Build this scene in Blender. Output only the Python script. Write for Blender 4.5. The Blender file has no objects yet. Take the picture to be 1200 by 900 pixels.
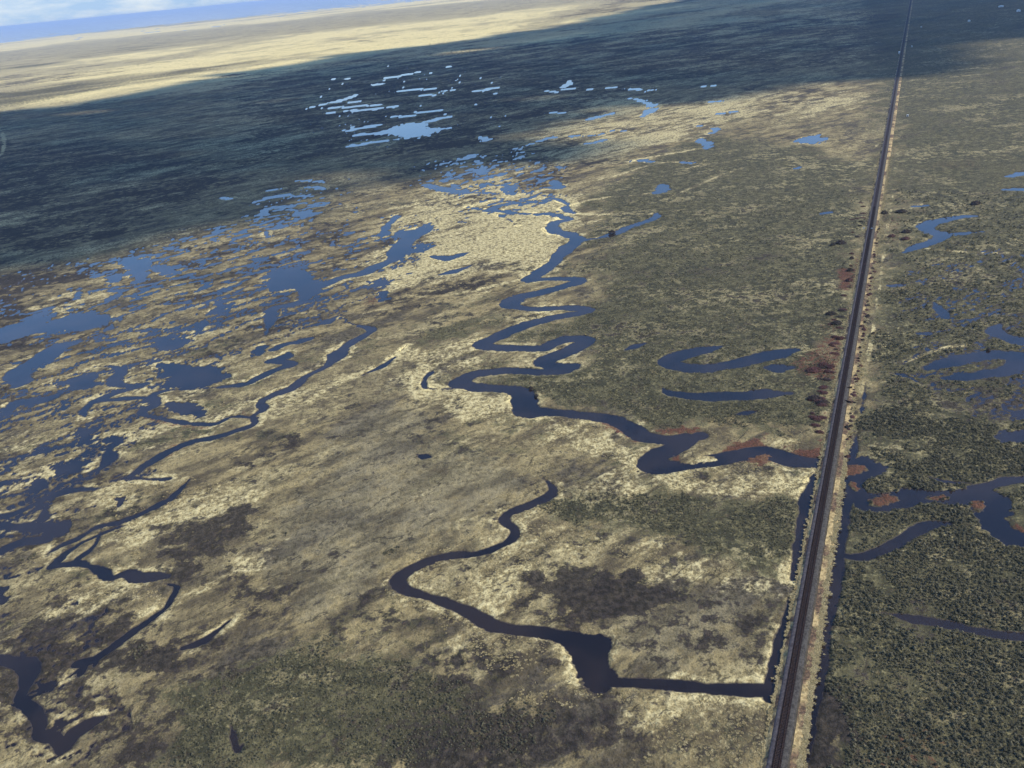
import bpy, bmesh, math, random
import numpy as np
random.seed(7); rng = np.random.default_rng(11)
S = bpy.context.scene; C = S.collection
R = math.radians

# ------------------------------------------------------------------ camera, sky, sun, exposure
H = 220.0; FPX = 998.0; PITCH = R(25.5); ROLL = R(-5.7)
Fv = np.array([0, math.cos(PITCH), -math.sin(PITCH)])
R0 = np.array([1.0, 0, 0]); U0 = np.array([0, math.sin(PITCH), math.cos(PITCH)])
Rv = R0*math.cos(ROLL) + U0*math.sin(ROLL); Uv = -R0*math.sin(ROLL) + U0*math.cos(ROLL)
cam_d = bpy.data.cameras.new('camera'); cam = bpy.data.objects.new('camera', cam_d); C.objects.link(cam)
from mathutils import Matrix
cam.matrix_world = Matrix(((Rv[0], Uv[0], -Fv[0], 0), (Rv[1], Uv[1], -Fv[1], 0), (Rv[2], Uv[2], -Fv[2], H), (0, 0, 0, 1)))
cam_d.sensor_width = 36; cam_d.lens = 36*FPX/1200; cam_d.clip_start = 1; cam_d.clip_end = 400000
S.camera = cam
SUN_AZ, SUN_EL = R(103), R(36)           # azimuth clockwise from +Y (the way the camera looks)
sunv = np.array([math.sin(SUN_AZ)*math.cos(SUN_EL), math.cos(SUN_AZ)*math.cos(SUN_EL), math.sin(SUN_EL)])
w = bpy.data.worlds.new('World'); S.world = w; w.use_nodes = True
nt = w.node_tree; bg = nt.nodes['Background']
sky = nt.nodes.new('ShaderNodeTexSky'); sky.sky_type = 'NISHITA'; sky.sun_disc = False
sky.sun_elevation = SUN_EL; sky.sun_rotation = SUN_AZ; sky.altitude = 2200; sky.air_density = 1.0; sky.dust_density = 0.05; sky.ozone_density = 1.6
tc = nt.nodes.new('ShaderNodeTexCoord'); mp = nt.nodes.new('ShaderNodeMapping'); mp.inputs['Scale'].default_value = (7, 7, 30)
cn = nt.nodes.new('ShaderNodeTexNoise'); cn.inputs['Scale'].default_value = 1.6; cn.inputs['Detail'].default_value = 6; cn.inputs['Roughness'].default_value = .6
cr = nt.nodes.new('ShaderNodeValToRGB'); cr.color_ramp.elements[0].position = .40; cr.color_ramp.elements[1].position = .60
sx = nt.nodes.new('ShaderNodeSeparateXYZ'); fade = nt.nodes.new('ShaderNodeMapRange')
fade.inputs[1].default_value = .03; fade.inputs[2].default_value = .15; fade.inputs[3].default_value = .95; fade.inputs[4].default_value = 0.0
mu = nt.nodes.new('ShaderNodeMath'); mu.operation = 'MULTIPLY'
mx = nt.nodes.new('ShaderNodeMix'); mx.data_type = 'RGBA'
cc = nt.nodes.new('ShaderNodeMix'); cc.data_type = 'RGBA'; cc.inputs['A'].default_value = (1.5, 2.3, 3.5, 1); cc.inputs['B'].default_value = (3.0, 3.35, 3.7, 1); nt.links.new(cc.outputs['Result'], mx.inputs['B'])
L = nt.links.new
L(tc.outputs['Generated'], mp.inputs[0]); L(mp.outputs[0], cn.inputs['Vector']); L(cn.outputs['Fac'], cr.inputs[0])
L(tc.outputs['Generated'], sx.inputs[0]); L(sx.outputs['Z'], fade.inputs[0]); L(cr.outputs[0], cc.inputs['Factor'])
low = nt.nodes.new('ShaderNodeMapRange'); low.inputs[1].default_value = .05; low.inputs[2].default_value = .16; low.inputs[3].default_value = 1; low.inputs[4].default_value = 0; L(sx.outputs['Z'], low.inputs[0])
mxx = nt.nodes.new('ShaderNodeMath'); mxx.operation = 'MAXIMUM'; L(cr.outputs[0], mxx.inputs[0]); L(low.outputs[0], mxx.inputs[1])
L(fade.outputs[0], mu.inputs[0]); L(mxx.outputs[0], mu.inputs[1])
hs = nt.nodes.new('ShaderNodeHueSaturation'); hs.inputs['Saturation'].default_value = 1.16; hs.inputs['Hue'].default_value = .504; L(sky.outputs[0], hs.inputs['Color'])
L(mu.outputs[0], mx.inputs['Factor']); L(hs.outputs[0], mx.inputs['A']); L(mx.outputs['Result'], bg.inputs[0])
bg.inputs[1].default_value = 0.138
sd = bpy.data.lights.new('sun', 'SUN'); sd.energy = 3.7; sd.angle = R(0.5); sd.color = (1, .95, .83)
so = bpy.data.objects.new('sun', sd); C.objects.link(so)
from mathutils import Vector
so.rotation_euler = Vector((-sunv).tolist()).to_track_quat('-Z', 'Y').to_euler()
S.view_settings.view_transform = 'Standard'; S.view_settings.look = 'None'; S.view_settings.exposure = 0.80; S.view_settings.gamma = 1
S.view_settings.use_curve_mapping = False
try:
    S.cycles.volume_bounces = 0; S.cycles.max_bounces = 4; S.cycles.diffuse_bounces = 2; S.cycles.glossy_bounces = 2
except Exception: pass

# ------------------------------------------------------------------ helpers
def G(px, py, z=0.0):
    """where the sight line through a point of the photograph meets the level z"""
    px = np.asarray(px, float); py = np.asarray(py, float)
    d = Fv*FPX + np.multiply.outer(px-600, Rv) - np.multiply.outer(py-450, Uv)
    dz = np.minimum(d[..., 2], -0.6)
    t = (z-H)/dz
    return d[..., 0]*t, d[..., 1]*t
def tag(o, label=None, cat=None, group=None, kind=None):
    if label: o['label'] = label
    if cat: o['category'] = cat
    if group: o['group'] = group
    if kind: o['kind'] = kind
    return o
def mesh_obj(name, verts, faces, mat=None, parent=None, smooth=False):
    me = bpy.data.meshes.new(name); me.from_pydata([tuple(map(float, v)) for v in verts], [], faces); me.update()
    if mat is not None:
        for m in (mat if isinstance(mat, (list, tuple)) else [mat]): me.materials.append(m)
    if smooth: me.polygons.foreach_set('use_smooth', [True]*len(me.polygons))
    o = bpy.data.objects.new(name, me); C.objects.link(o)
    if parent is not None: o.parent = parent
    return o
def empty(name, loc, rz=0):
    o = bpy.data.objects.new(name, None); C.objects.link(o); o.location = loc; o.rotation_euler.z = rz; o.empty_display_size = .5
    return o
class MB:
    def __init__(s): s.v = []; s.f = []
    def box(s, x0, x1, y0, y1, z0, z1):
        n = len(s.v); s.v += [(x, y, z) for z in (z0, z1) for x, y in ((x0, y0), (x1, y0), (x1, y1), (x0, y1))]
        s.f += [tuple(n+i for i in q) for q in ((3, 2, 1, 0), (4, 5, 6, 7), (0, 1, 5, 4), (1, 2, 6, 5), (2, 3, 7, 6), (3, 0, 4, 7))]
    def poly(s, pts, faces):
        n = len(s.v); s.v += pts; s.f += [tuple(n+i for i in q) for q in faces]
    def build(s, name, mat, parent=None): return mesh_obj(name, s.v, s.f, mat, parent)

# numpy gradient noise
_perm = rng.permutation(512); _perm = np.concatenate([_perm, _perm, _perm[:2]])
_ang = rng.random(512)*2*np.pi; _gx = np.cos(_ang); _gy = np.sin(_ang)
def gnoise(x, y):
    xi = np.floor(x).astype(np.int64); yi = np.floor(y).astype(np.int64); xf = x-xi; yf = y-yi
    xi &= 511; yi &= 511
    u = xf*xf*xf*(xf*(xf*6-15)+10); v = yf*yf*yf*(yf*(yf*6-15)+10)
    def g(ix, iy, fx, fy):
        h = _perm[(_perm[ix & 511]+iy) & 511]; return _gx[h]*fx+_gy[h]*fy
    a = g(xi, yi, xf, yf); b = g(xi+1, yi, xf-1, yf); c = g(xi, yi+1, xf, yf-1); d = g(xi+1, yi+1, xf-1, yf-1)
    return ((a+(b-a)*u)+((c+(d-c)*u)-(a+(b-a)*u))*v)*1.5
def fbm(x, y, size, oct=4, gain=.5, ox=0.0):
    s = np.zeros_like(x); a = 1.0; f = 1.0/size; t = 0
    for i in range(oct):
        s += a*gnoise(x*f+17.3*i+ox, y*f-9.1*i+ox*1.7); t += a; a *= gain; f *= 2.03
    return s/t*1.6
AZF = R(55)                               # the run of the old flood lines across the marsh
ca, sa = math.cos(AZF), math.sin(AZF)
def flow(x, y): return (x*sa+y*ca)*.42, (-x*ca+y*sa)
def sstep(a, b, x):
    t = np.clip((x-a)/(b-a), 0, 1); return t*t*(3-2*t)

def smooth_line(pts, n=5, closed=False):
    P = np.array(pts, float); m = len(P); out = []
    rngi = range(m if closed else m-1)
    for i in rngi:
        if closed: p0, p1, p2, p3 = P[(i-1) % m], P[i], P[(i+1) % m], P[(i+2) % m]
        else: p0, p1, p2, p3 = P[max(i-1, 0)], P[i], P[i+1], P[min(i+2, m-1)]
        for k in range(n):
            t = k/n
            out.append(.5*((2*p1)+(-p0+p2)*t+(2*p0-5*p1+4*p2-p3)*t*t+(-p0+3*p1-3*p2+p3)*t**3))
    if not closed: out.append(P[-1])
    return np.array(out)

# ------------------------------------------------------------------ the layout of the marsh: creeks, ponds, plant belts
# creeks: (points in the photograph with width in metres)
CREEKS = [
 # main meandering river
 [(627,230,3),(607,237,4),(583,242,6),(577,246,8),(595,249,6),(620,251,5),(643,251,8),(657,254,8),(667,257,8),(652,261,10),(647,267,14),(655,272,13),(667,275,12),(675,279,13),
  (675,283,14),(663,292,14),(653,302,14),(643,313,13),(630,322,13),(618,329,11),(628,328,9),(647,327,10),(668,327,11),(679,330,12),(663,335,11),(645,340,11),(627,345,10),(608,348,12),(596,356,14),
  (613,361,9),(637,362,7),(662,361,8),(683,362,9),(690,364,9),(675,368,9),(653,372,10),(628,377,10),(608,383,11),(592,391,11),(575,399,11),(564,404,11),(578,407,10),(603,408.5,10),
  (633,408,11),(648,402,10),(662,398,10),(682,396.5,10),(688,400,11),(678,406,12),(665,413,12),(650,419,12),(636,425,12),(645,429,11),(660,432,14),(645,435.5,9),(630,436,9),(600,434.5,8),
  (570,436,9),(551,441,10),(538,449,12),(550,453,10),(575,455,9),(600,457,11),(613,462,13),(616,472,15),(618,482,14),(640,483,8),(660,484.5,8),(690,488,8),(715,492,9),(735,500,10),(750,510,11),(765,515,10),(790,515,9),
  (806,514,10),(797,521,10),(783,528,11),(768,537,13),(764,546,13),(785,547,10),(815,544,10),(845,538,11),(870,533,12),(900,532,13),(920,537,12),(940,542,10),(968,543,8)],
 [(637,229,3),(664,238,4),(662,245,9),(673,250,6)],
 [(770,250,5),(768,254,8),(755,260,9),(737,266,9),(723,273,9),(700,279,3),(682,282,6)],
 [(806,514,6),(820,511,7)], [(660,432,9),(672,430,8)],
 [(776,217,9),(777,222,16),(771,226,10)], [(742,189,6),(752,188,12),(762,190,6)], [(800,190,6),(808,191,12)], [(820,163,6),(828,169,12),(827,173,10)],[(834,156,5),(840,153,5),(832,149,6),(815,147,8)],
 [(738,115,7),(747,117,9),(757,120,10),(765,126,14),(760,132,14),(755,136,8)],
 [(597,176,6),(620,170,6),(640,163,8),(662,160,7),(690,159,5),(725,153,7)],
 [(528,216,5),(545,225,7),(500,217,9),(518,223,9),(545,226,6),(572,226,5)],
 # left creeks
 [(405,377,5),(417,381,5),(433,385,7),(432,391,8),(417,398,7),(402,409,8),(395,416,13),(384,428,6),(357,442,6),(343,455,7),(320,463,6),(306,472,7),(309,479,6),(296,488,4),(298,497,4),(283,503,4),(253,512,4),(222,519,5),(200,528,5),(184,537,6),(167,548,5),(150,560,4)],
 [(300,490,3),(277,488,3),(263,492,3.5),(252,497,4),(233,497,3),(213,495,3.5),(187,490,3.5),(166,485,5),(170,479,4),(182,474,6),(178,464,5),(200,457,3),(240,455,3),(287,450,4),(302,443,5),(327,432,5),(341,427,7),(328,424,6),(316,424,6),(335,418,8),(338,413,7)],
 [(500,268,14),(478,281,16),(467,293,20),(463,303,13),(443,312,12),(425,320,11),(403,325,11),(383,332,13),(363,341,12),(353,354,8),(333,358,8),(318,363,10),(317,377,8),(311,392,7)],
 [(395,371,5),(383,377,10),(360,383,7)],[(366,396,8),(352,400,8),(333,404,6),(322,409,7)],[(548,296,14),(525,302,14),(503,300,12)],[(552,311,7),(533,318,9),(517,322,9)],
 [(465,254,7),(453,265,8),(450,275,10)],[(480,402,3.5),(471,411,4.5)],[(463,419,4),(445,431,4),(415,444,2.5)],
 [(98,399,13),(67,408,17),(53,419,18),(33,428,14),(20,437,17),(24,449,13),(10,455,10)],
 [(110,430,3),(135,430,4),(141,437,9),(132,447,9),(150,452,4),(172,450,3)],
 [(173,452,3),(138,460,6),(117,469,8),(107,473,5),(98,482,5),(100,489,5)],[(117,470,4),(150,467,4),(177,466,2)],
 [(72,459,5),(60,466,10),(40,470,10),(18,472,8),(8,484,5),(-10,488,5)],
 [(140,518,6),(128,528,4),(128,538,7),(118,548,4),(100,556,4)],
 [(128,570,3.5),(108,573,3),(72,577,5),(42,590,4),(15,602,5),(-10,608,4)],[(148,560,3),(182,562,3),(200,561,2)],
 [(-10,617,6),(25,617,6),(48,619,8)],[(52,596,6),(50,608,6)],[(55,632,5),(25,636,6),(0,646,7),(-10,650,6)],[(222,562,3),(200,584,3.5),(170,600,4),(140,612,5),(115,618,4),(92,631,4),(70,641,3),(54,650,3)],
 [(150,615,3),(128,622,2.5),(95,637,3),(76,650,3),(65,661,4)],[(60,664,2.5),(85,661,3),(105,664,4.5),(122,672,6),(130,678,3),(148,673,5),(165,677,7),(196,676,4)],[(193,684,2),(207,688,2.5),(202,700,2)],
 [(202,699,1.8),(198,708,1.4),(190,717,2)],[(104,776,2),(92,786,1.6),(75,797,1.2)],[(120,618,1.6),(110,640,1.6),(90,655,1.8)],
 [(190,717,2.5),(172,729,4),(150,745,4.5),(130,760,4),(108,774,4),(90,778,4)],[(102,776,2),(94,790,3)],
 [(-15,773,4),(12,775,5),(35,783,7),(32,800,6),(24,820,5),(40,833,5),(48,850,5),(44,862,4),(65,866,5),(74,877,5),(84,862,6),(102,850,5),(122,841,3.5)],
 [(270,850,1.5),(278,880,1.8),(285,872,1)],[(272,725,2),(240,750,3.5),(215,760,3)],
 # foreground creek
 [(636,560,2.5),(646,570,3.5),(645,580,4),(630,588,4),(612,595,4.5),(597,602,4.5),(592,611,5),(602,621,6),(602,631,6),(585,640,4),(560,649,4),(535,651,4.5),(512,655,4.5),(492,662,5),(474,672,6),(467,682,6.5),(478,693,5),
  (500,699,4.5),(525,708,5),(550,718,6),(575,732,6.5),(600,738,5.5),(630,740,5.5),(655,745,6),(680,753,9),(690,765,10),(695,782,10),(703,800,7)],
 [(722,800,4.5),(760,801,4.6),(800,804,4.6),(840,807,4.8),(880,809,5),(908,810,5)],[(548,243,2),(570,247,2),(592,255,2),(606,265,2)],[(485,532,4),(497,535,5),(506,536,3)],
 [(505,437,2),(497,446,3),(500,455,2.5),(530,456,2)],
 # ditches beside the line
 [(904,818,5),(908,795,5.4),(917,745,5),(926,702,4)],[(929,680,3.8),(937,640,4.6),(943,610,5.5),(949,580,5.5),(956,555,5.5)],
 [(940,890,3),(950,850,3.2),(961,790,3),(968,745,3.2),(976,700,3.4),(983,655,3.6),(989,615,4),(993,590,4)],[(999,538,3.0),(1006,498,2.2)],[(1009,484,1.6),(1013,462,2.0),(1015,448,1.4)],
 # right of the line
 [(980,650,3),(1005,653,4),(1025,648,5),(1045,640,5),(1060,631,5),(1075,621,5),(1092,615,4),(1115,614,3)],
 [(846,406,5),(826,410,9),(800,416,12),(785,423,13),(794,429,11),(820,432,12),(850,429,11),(880,422,12),(910,415,13),(936,410,9)],[(896,431,9),(910,431,12),(928,431,9)],
 [(776,454,4),(786,461,5),(820,465,9),(860,464.5,11),(900,462,10),(928,461,6)],[(855,487,4),(875,484,6),(890,481,4)],[(730,411,5),(745,406,6),(757,402,4)],
 [(1143,253,5),(1120,255,7),(1100,259,11),(1086,265,15),(1087,270,13),(1103,274,13),(1125,274,8),(1158,271,4)],[(1108,276,9),(1091,284,10),(1077,289,9),(1060,296,9)],
 [(1072,242,5),(1087,241,5)],[(1175,222,7),(1190,222,9),(1210,224,7)],[(1185,207,8),(1200,203,8)],[(1062,318,7),(1080,319,7)],[(1042,335,6),(1058,334,7)],
 [(1094,354,4),(1102,364,6),(1107,372,6)],[(1172,380,9),(1165,388,9),(1180,396,10),(1205,402,9)],
 [(1086,432,9),(1104,427,10),(1127,421,11),(1153,417,11),(1176,416,13),(1196,420,14),(1184,431,11),(1160,438,10),(1133,442,9),(1106,443,8)],[(1077,391,6),(1090,391,6)],
 [(1110,376,2.5),(1135,375,2.5),(1150,372,2)],[(1043,437,2),(1062,441,2.2),(1080,450,2)],[(1085,557,2),(1105,564,2),(1140,567,2)],
 [(1140,573,6),(1165,568,5),(1185,563,5),(1210,561,5)],[(1032,718,2.5),(1065,724,4),(1110,732,4.5),(1150,741,4),(1210,748,4)],
 # streaks of standing water far off
 [(408,153,14),(430,149,18),(445,146,14)],[(412,171,16),(430,168,18),(450,165,14)],[(420,158,18),(433,157,18)],[(460,137,14),(483,136,18)],[(488,132,16),(515,130,16)],[(498,143,16),(525,137,18)],[(505,153,10),(522,150,10)],
 [(380,127,16),(412,125,18),(443,123,18)],[(405,130,14),(435,128,20),(463,125,18)],[(385,121,14),(402,117,22),(417,111,18)],[(395,121,10),(420,119,12)],[(433,101,14),(448,98,20),(462,96,14)],[(443,93,14),(468,89,22),(492,84,18)],[(497,82,14),(527,78,16)],
 [(383,93,14),(412,92,16)],[(465,107,20),(490,105,24),(512,104,16)],[(490,112,14),(512,111,14)],[(520,107,18),(545,105,18)],[(556,107,16),(582,103,22)],[(360,127,12),(380,122,14)],[(383,132,10),(395,132,14)],[(655,105,14),(672,104,12)],[(662,102,16),(668,95,10)],
 [(640,107,8),(652,108,8)],[(692,105,10),(718,103,12)],[(731,104,16),(751,105,18)],[(760,107,12),(768,105,12)],[(690,140,9),(700,137,12),(718,133,7)],[(720,153,9),(733,154,9)],[(688,168,9),(703,165,12)],[(640,132,7),(660,132,7)],[(580,148,9),(590,147,9)],
 [(825,101,10),(848,99,10)],[(833,119,10),(845,118,9)],[(845,133,10),(860,131,12)],[(563,161,12),(573,164,12)],[(535,187,9),(548,186,10),(557,181,10)],[(562,203,7),(566,196,8)],
 [(343,212,8),(375,213,6)],[(303,235,9),(322,231,10),(336,229,10)],[(341,231,8),(355,229,9)],[(306,252,10),(318,244,9),(340,242,9)],[(315,223,6),(330,222,6)],[(262,232,8),(270,233,8)],[(274,279,8),(291,277,9)],[(311,271,9),(314,277,10)],
 [(356,221,8),(365,219,9),(380,222,6)],[(365,240,6),(378,241,6)],[(650,213,9),(656,220,10)],[(930,198,6),(936,196,6)],[(963,250,5),(972,249,5)],
]
PONDS = [
 [(929,166),(938,162),(950,160),(964,159),(964,166),(945,168)],
 [(440,157),(457,151),(478,144),(503,145),(500,150),(520,152),(490,160),(473,162),(463,158)],
 [(350,247),(370,247),(370,254),(351,254)],[(592,218),(601,218),(602,227),(592,227)],
 [(145,305),(176,303),(176,318),(160,333),(150,322)],[(178,312),(203,314),(202,324),(185,322)],[(128,324),(143,321),(142,329),(129,330)],
 [(313,326),(338,312),(360,316),(372,328),(374,342),(345,341),(320,341)],[(248,357),(258,352),(268,358),(262,364),(250,363)],[(227,382),(238,381),(240,390),(231,391)],
 [(180,423),(198,426),(225,431),(255,430),(268,440),(245,450),(212,456),(190,455),(193,440)],[(197,473),(228,473),(240,484),(222,488),(203,482)],
 [(-20,390),(40,378),(72,372),(120,367),(124,377),(92,389),(60,388),(20,397),(-20,400)],[(68,448),(95,441),(114,443),(107,454),(78,457)],[(186,403),(205,397),(222,398),(212,408),(190,410)],
 [(90,505),(104,503),(105,514),(92,516)],[(118,514),(140,511),(146,517),(122,521)],[(63,547),(82,540),(102,542),(93,553),(68,555)],[(40,564),(53,561),(50,575),(39,577)],[(48,615),(62,610),(82,611),(79,624),(66,628),(48,622)],
 [(-20,690),(6,690),(9,700),(2,707),(-20,708)],[(136,585),(146,583),(144,591),(137,593)],[(464,274),(482,268),(500,264),(503,272),(480,280)],[(460,293),(480,290),(508,287),(490,295),(472,298)],[(300,408),(308,407),(307,416),(299,416)],
 [(438,330),(455,325),(458,333),(442,336)],[(443,346),(455,343),(452,354),(444,354)],[(600,347),(612,348),(606,360),(592,358)],
 [(664,746),(700,744),(716,754),(711,775),(721,792),(709,812),(694,810),(680,795),(670,774)],
 [(750,541),(766,531),(786,540),(786,553),(766,557),(752,552)],
 [(984,545),(1000,538),(1017,536),(1038,545),(1038,552),(1015,563),(1012,575),(1040,578),(1055,573),(1075,573),(1110,576),(1140,571),(1165,575),(1185,588),(1186,600),(1178,612),(1188,622),(1215,626),(1215,642),(1180,637),(1160,628),(1150,618),(1145,605),(1135,592),(1120,592),(1100,590),(1085,590),(1060,596),(1035,599),(1015,597),(1000,592),(984,590)],
 [(1166,512),(1180,505),(1215,503),(1215,519),(1180,518)],[(1185,482),(1215,478),(1215,490),(1192,490)],
]
# islands of red marsh plants standing in the water
ISLES = [[(986,552),(1000,545),(1016,547),(1012,553),(998,559),(985,561)],[(995,567),(1002,566),(1008,576),(1000,573)],[(1018,588),(1035,579),(1053,582),(1050,589),(1030,594)],[(1087,584),(1100,580),(1111,584),(1100,588)],[(1137,590),(1147,587),(1156,594),(1146,600)],
         [(880,537),(897,531),(904,535),(893,544),(882,542)],[(786,538),(800,533),(835,535),(840,541),(800,543)]]
# wet ground scattered with small pools: (outline, share of water)
WET = [([(-60,335),(120,300),(250,268),(330,222),(400,203),(410,255),(480,250),(510,285),(460,330),(390,375),(330,400),(280,415),(230,440),(180,455),(110,455),(-60,470)], .36),
       ([(-60,440),(110,440),(180,470),(150,560),(100,600),(60,650),(-60,690)], .29),
       ([(350,110),(450,75),(600,75),(620,120),(520,180),(400,190),(335,150)], .17),
       ([(-60,200),(150,170),(340,160),(400,185),(330,215),(200,250),(-60,290)], .06),
       ([(480,190),(620,175),(680,200),(640,250),(520,260)], .33),([(1060,300),(1230,290),(1230,500),(1060,480)], .2),([(-60,690),(120,705),(150,900),(-60,900)], .24),([(600,80),(780,85),(780,130),(640,150)], .12)]
# plant belts
BRIGHT = [([(490,440),(530,456),(598,462),(606,486),(645,494),(735,508),(762,522),(748,538),(720,540),(650,515),(580,500),(510,480)], 1.0),
 ([(780,562),(880,552),(965,548),(948,582),(860,583),(800,572)], 1.0),([(905,507),(930,508),(950,530),(925,528),(902,520)], 1.1),([(640,590),(745,545),(800,562),(780,572),(720,570)], .8),
 ([(420,300),(470,245),(540,215),(640,225),(690,240),(660,300),(620,330),(540,345),(440,340)], .75),([(560,235),(650,230),(690,245),(650,300),(580,300)], .35),([(690,110),(800,120),(950,95),(1020,110),(1000,130),(860,140),(760,180),(640,215),(540,230),(600,190)], .55),
 ([(470,430),(500,395),(560,395),(540,425),(500,440)], .5),([(615,395),(672,396),(668,402),(632,424),(622,420)], 1.1),([(590,372),(655,363),(675,365),(610,380)], 1.1),
 ([(120,650),(230,580),(300,565),(300,590),(240,605),(195,640),(170,668)], .95),([(20,705),(150,682),(190,695),(150,722),(40,745)], .6),([(150,580),(200,560),(240,560),(215,570),(160,605)], .5),
 ([(190,700),(240,670),(330,630),(300,680),(210,730)], .45),([(-40,560),(40,562),(30,580),(-40,605)], .6),([(95,590),(140,575),(125,592),(100,598)],.8),([(85,545),(125,530),(122,545),(100,553)],.8),
 ([(560,590),(760,640),(930,650),(935,690),(800,690),(700,670),(600,690),(560,670)], .55),([(500,670),(640,660),(650,720),(590,720)], .55),([(480,710),(660,755),(660,830),(560,800)], .5),
 ([(720,815),(905,815),(890,905),(640,905)], .6),([(30,360),(100,348),(105,358),(60,372),(30,375)], 1.0),([(-60,300),(300,250),(420,260),(420,300),(200,340),(-60,370)], .12),([(250,90),(420,70),(700,40),(1050,10),(1050,70),(760,100),(560,170),(300,190)], .32),([(-60,150),(120,140),(300,110),(330,190),(210,245),(90,290),(-60,300)], .25),
 ([(1030,525),(1110,522),(1120,538),(1060,540)], .5),([(1130,620),(1160,625),(1172,640),(1165,655),(1140,650)], .9),([(840,392),(885,395),(960,380),(965,392),(880,402),(845,402)], .7),
 ([(-60,380),(330,380),(420,430),(300,560),(-60,560)], .06),([(-300,130),(60,128),(250,105),(420,68),(600,35),(780,-20),(600,-20),(300,20),(-300,80)], .75)]
GREEN = [([(745,188),(830,160),(900,165),(1010,190),(1030,190),(1010,290),(990,380),(975,440),(965,505),(870,500),(800,503),(740,490),(690,480),(640,476),(634,455),(640,440),(690,420),(700,390),(692,372),(705,340),(690,320),(705,290),(680,287),(700,258),(690,240),(715,215)], 1.0),
 ([(583,402),(610,388),(660,376),(690,371),(712,382),(690,394),(652,398),(625,405)], 1.1),([(552,448),(580,440),(640,439),(645,456),(570,453)], 1.0),
 ([(500,385),(590,362),(605,375),(560,396),(505,405)], .8),([(522,443),(550,427),(612,425),(605,431),(560,437)], .9),([(590,490),(645,497),(640,508),(592,508)], .7),
 ([(630,595),(680,572),(760,568),(860,583),(945,588),(940,640),(900,672),(830,652),(760,645),(690,625)], .95),
 ([(190,810),(290,772),(400,755),(520,785),(560,830),(480,905),(180,905)], 1.0),([(540,790),(660,820),(700,905),(480,905)], .45),([(950,520),(965,470),(940,470),(930,500)], .8),
 ([(1000,-10),(1300,-40),(1300,960),(940,960),(960,840),(985,600),(1020,430),(1050,250)], .95),([(800,840),(900,830),(890,905),(740,905)], .35),([(330,400),(500,350),(560,340),(530,370),(420,420)], .2),
 ([(560,680),(500,640),(540,620),(600,650)],.25),([(540,345),(600,330),(600,350),(560,362)],.4)]
MUD_SHADE = [([(195,640),(212,618),(250,600),(292,594),(284,640),(258,660),(212,666)], .85),([(45,700),(80,690),(100,712),(60,735),(28,740)], .7),([(90,725),(150,722),(160,745),(110,750)], .6),([(140,765),(260,745),(250,780),(160,790)], .55),
 ([(255,685),(310,672),(340,690),(320,715),(260,700)], .5),([(130,850),(200,855),(210,900),(120,900)], .7),([(270,720),(350,690),(330,725)], .3),([(-20,755),(60,760),(50,800),(20,830),(-20,820)], .7),
 ([(600,690),(650,675),(760,680),(790,705),(740,725),(650,725),(610,710)], .5),([(750,640),(820,640),(860,660),(800,672)], .45),([(440,885),(520,845),(700,835),(740,860),(640,885),(560,900),(440,905)], .55),
 ([(380,470),(440,455),(450,475),(400,490)], .5),([(330,520),(350,510),(350,530),(320,540)],.4),([(480,500),(530,475),(530,500),(490,520)],.4),([(600,560),(640,530),(655,560),(640,575)],.4),
 ([(-60,170),(120,165),(230,180),(300,190),(210,245),(90,290),(-60,300)], .62),([(-60,310),(80,305),(120,318),(40,345),(20,400),(-60,390)], .6),([(360,250),(420,225),(520,170),(640,160),(560,185),(460,240)], .3),  # first belt: dark wet marsh, its colour also deepening the cloud's shade
 ([(945,835),(990,820),(1000,850),(980,905),(925,905)], 1.4),([(1040,690),(1080,690),(1110,720),(1060,730)], .6),([(1060,560),(1130,555),(1140,566),(1060,572)],.4),([(930,600),(945,560),(960,560),(945,620)],.8),([(440,345),(470,330),(480,345),(450,360)],.3),
 ([(900,660),(915,680),(900,810),(885,815),(890,740)],.35),([(180,640),(200,600),(280,590),(300,640),(260,690),(200,690)],.25),([(580,680),(880,690),(905,800),(760,795),(725,740)],.25)]
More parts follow.
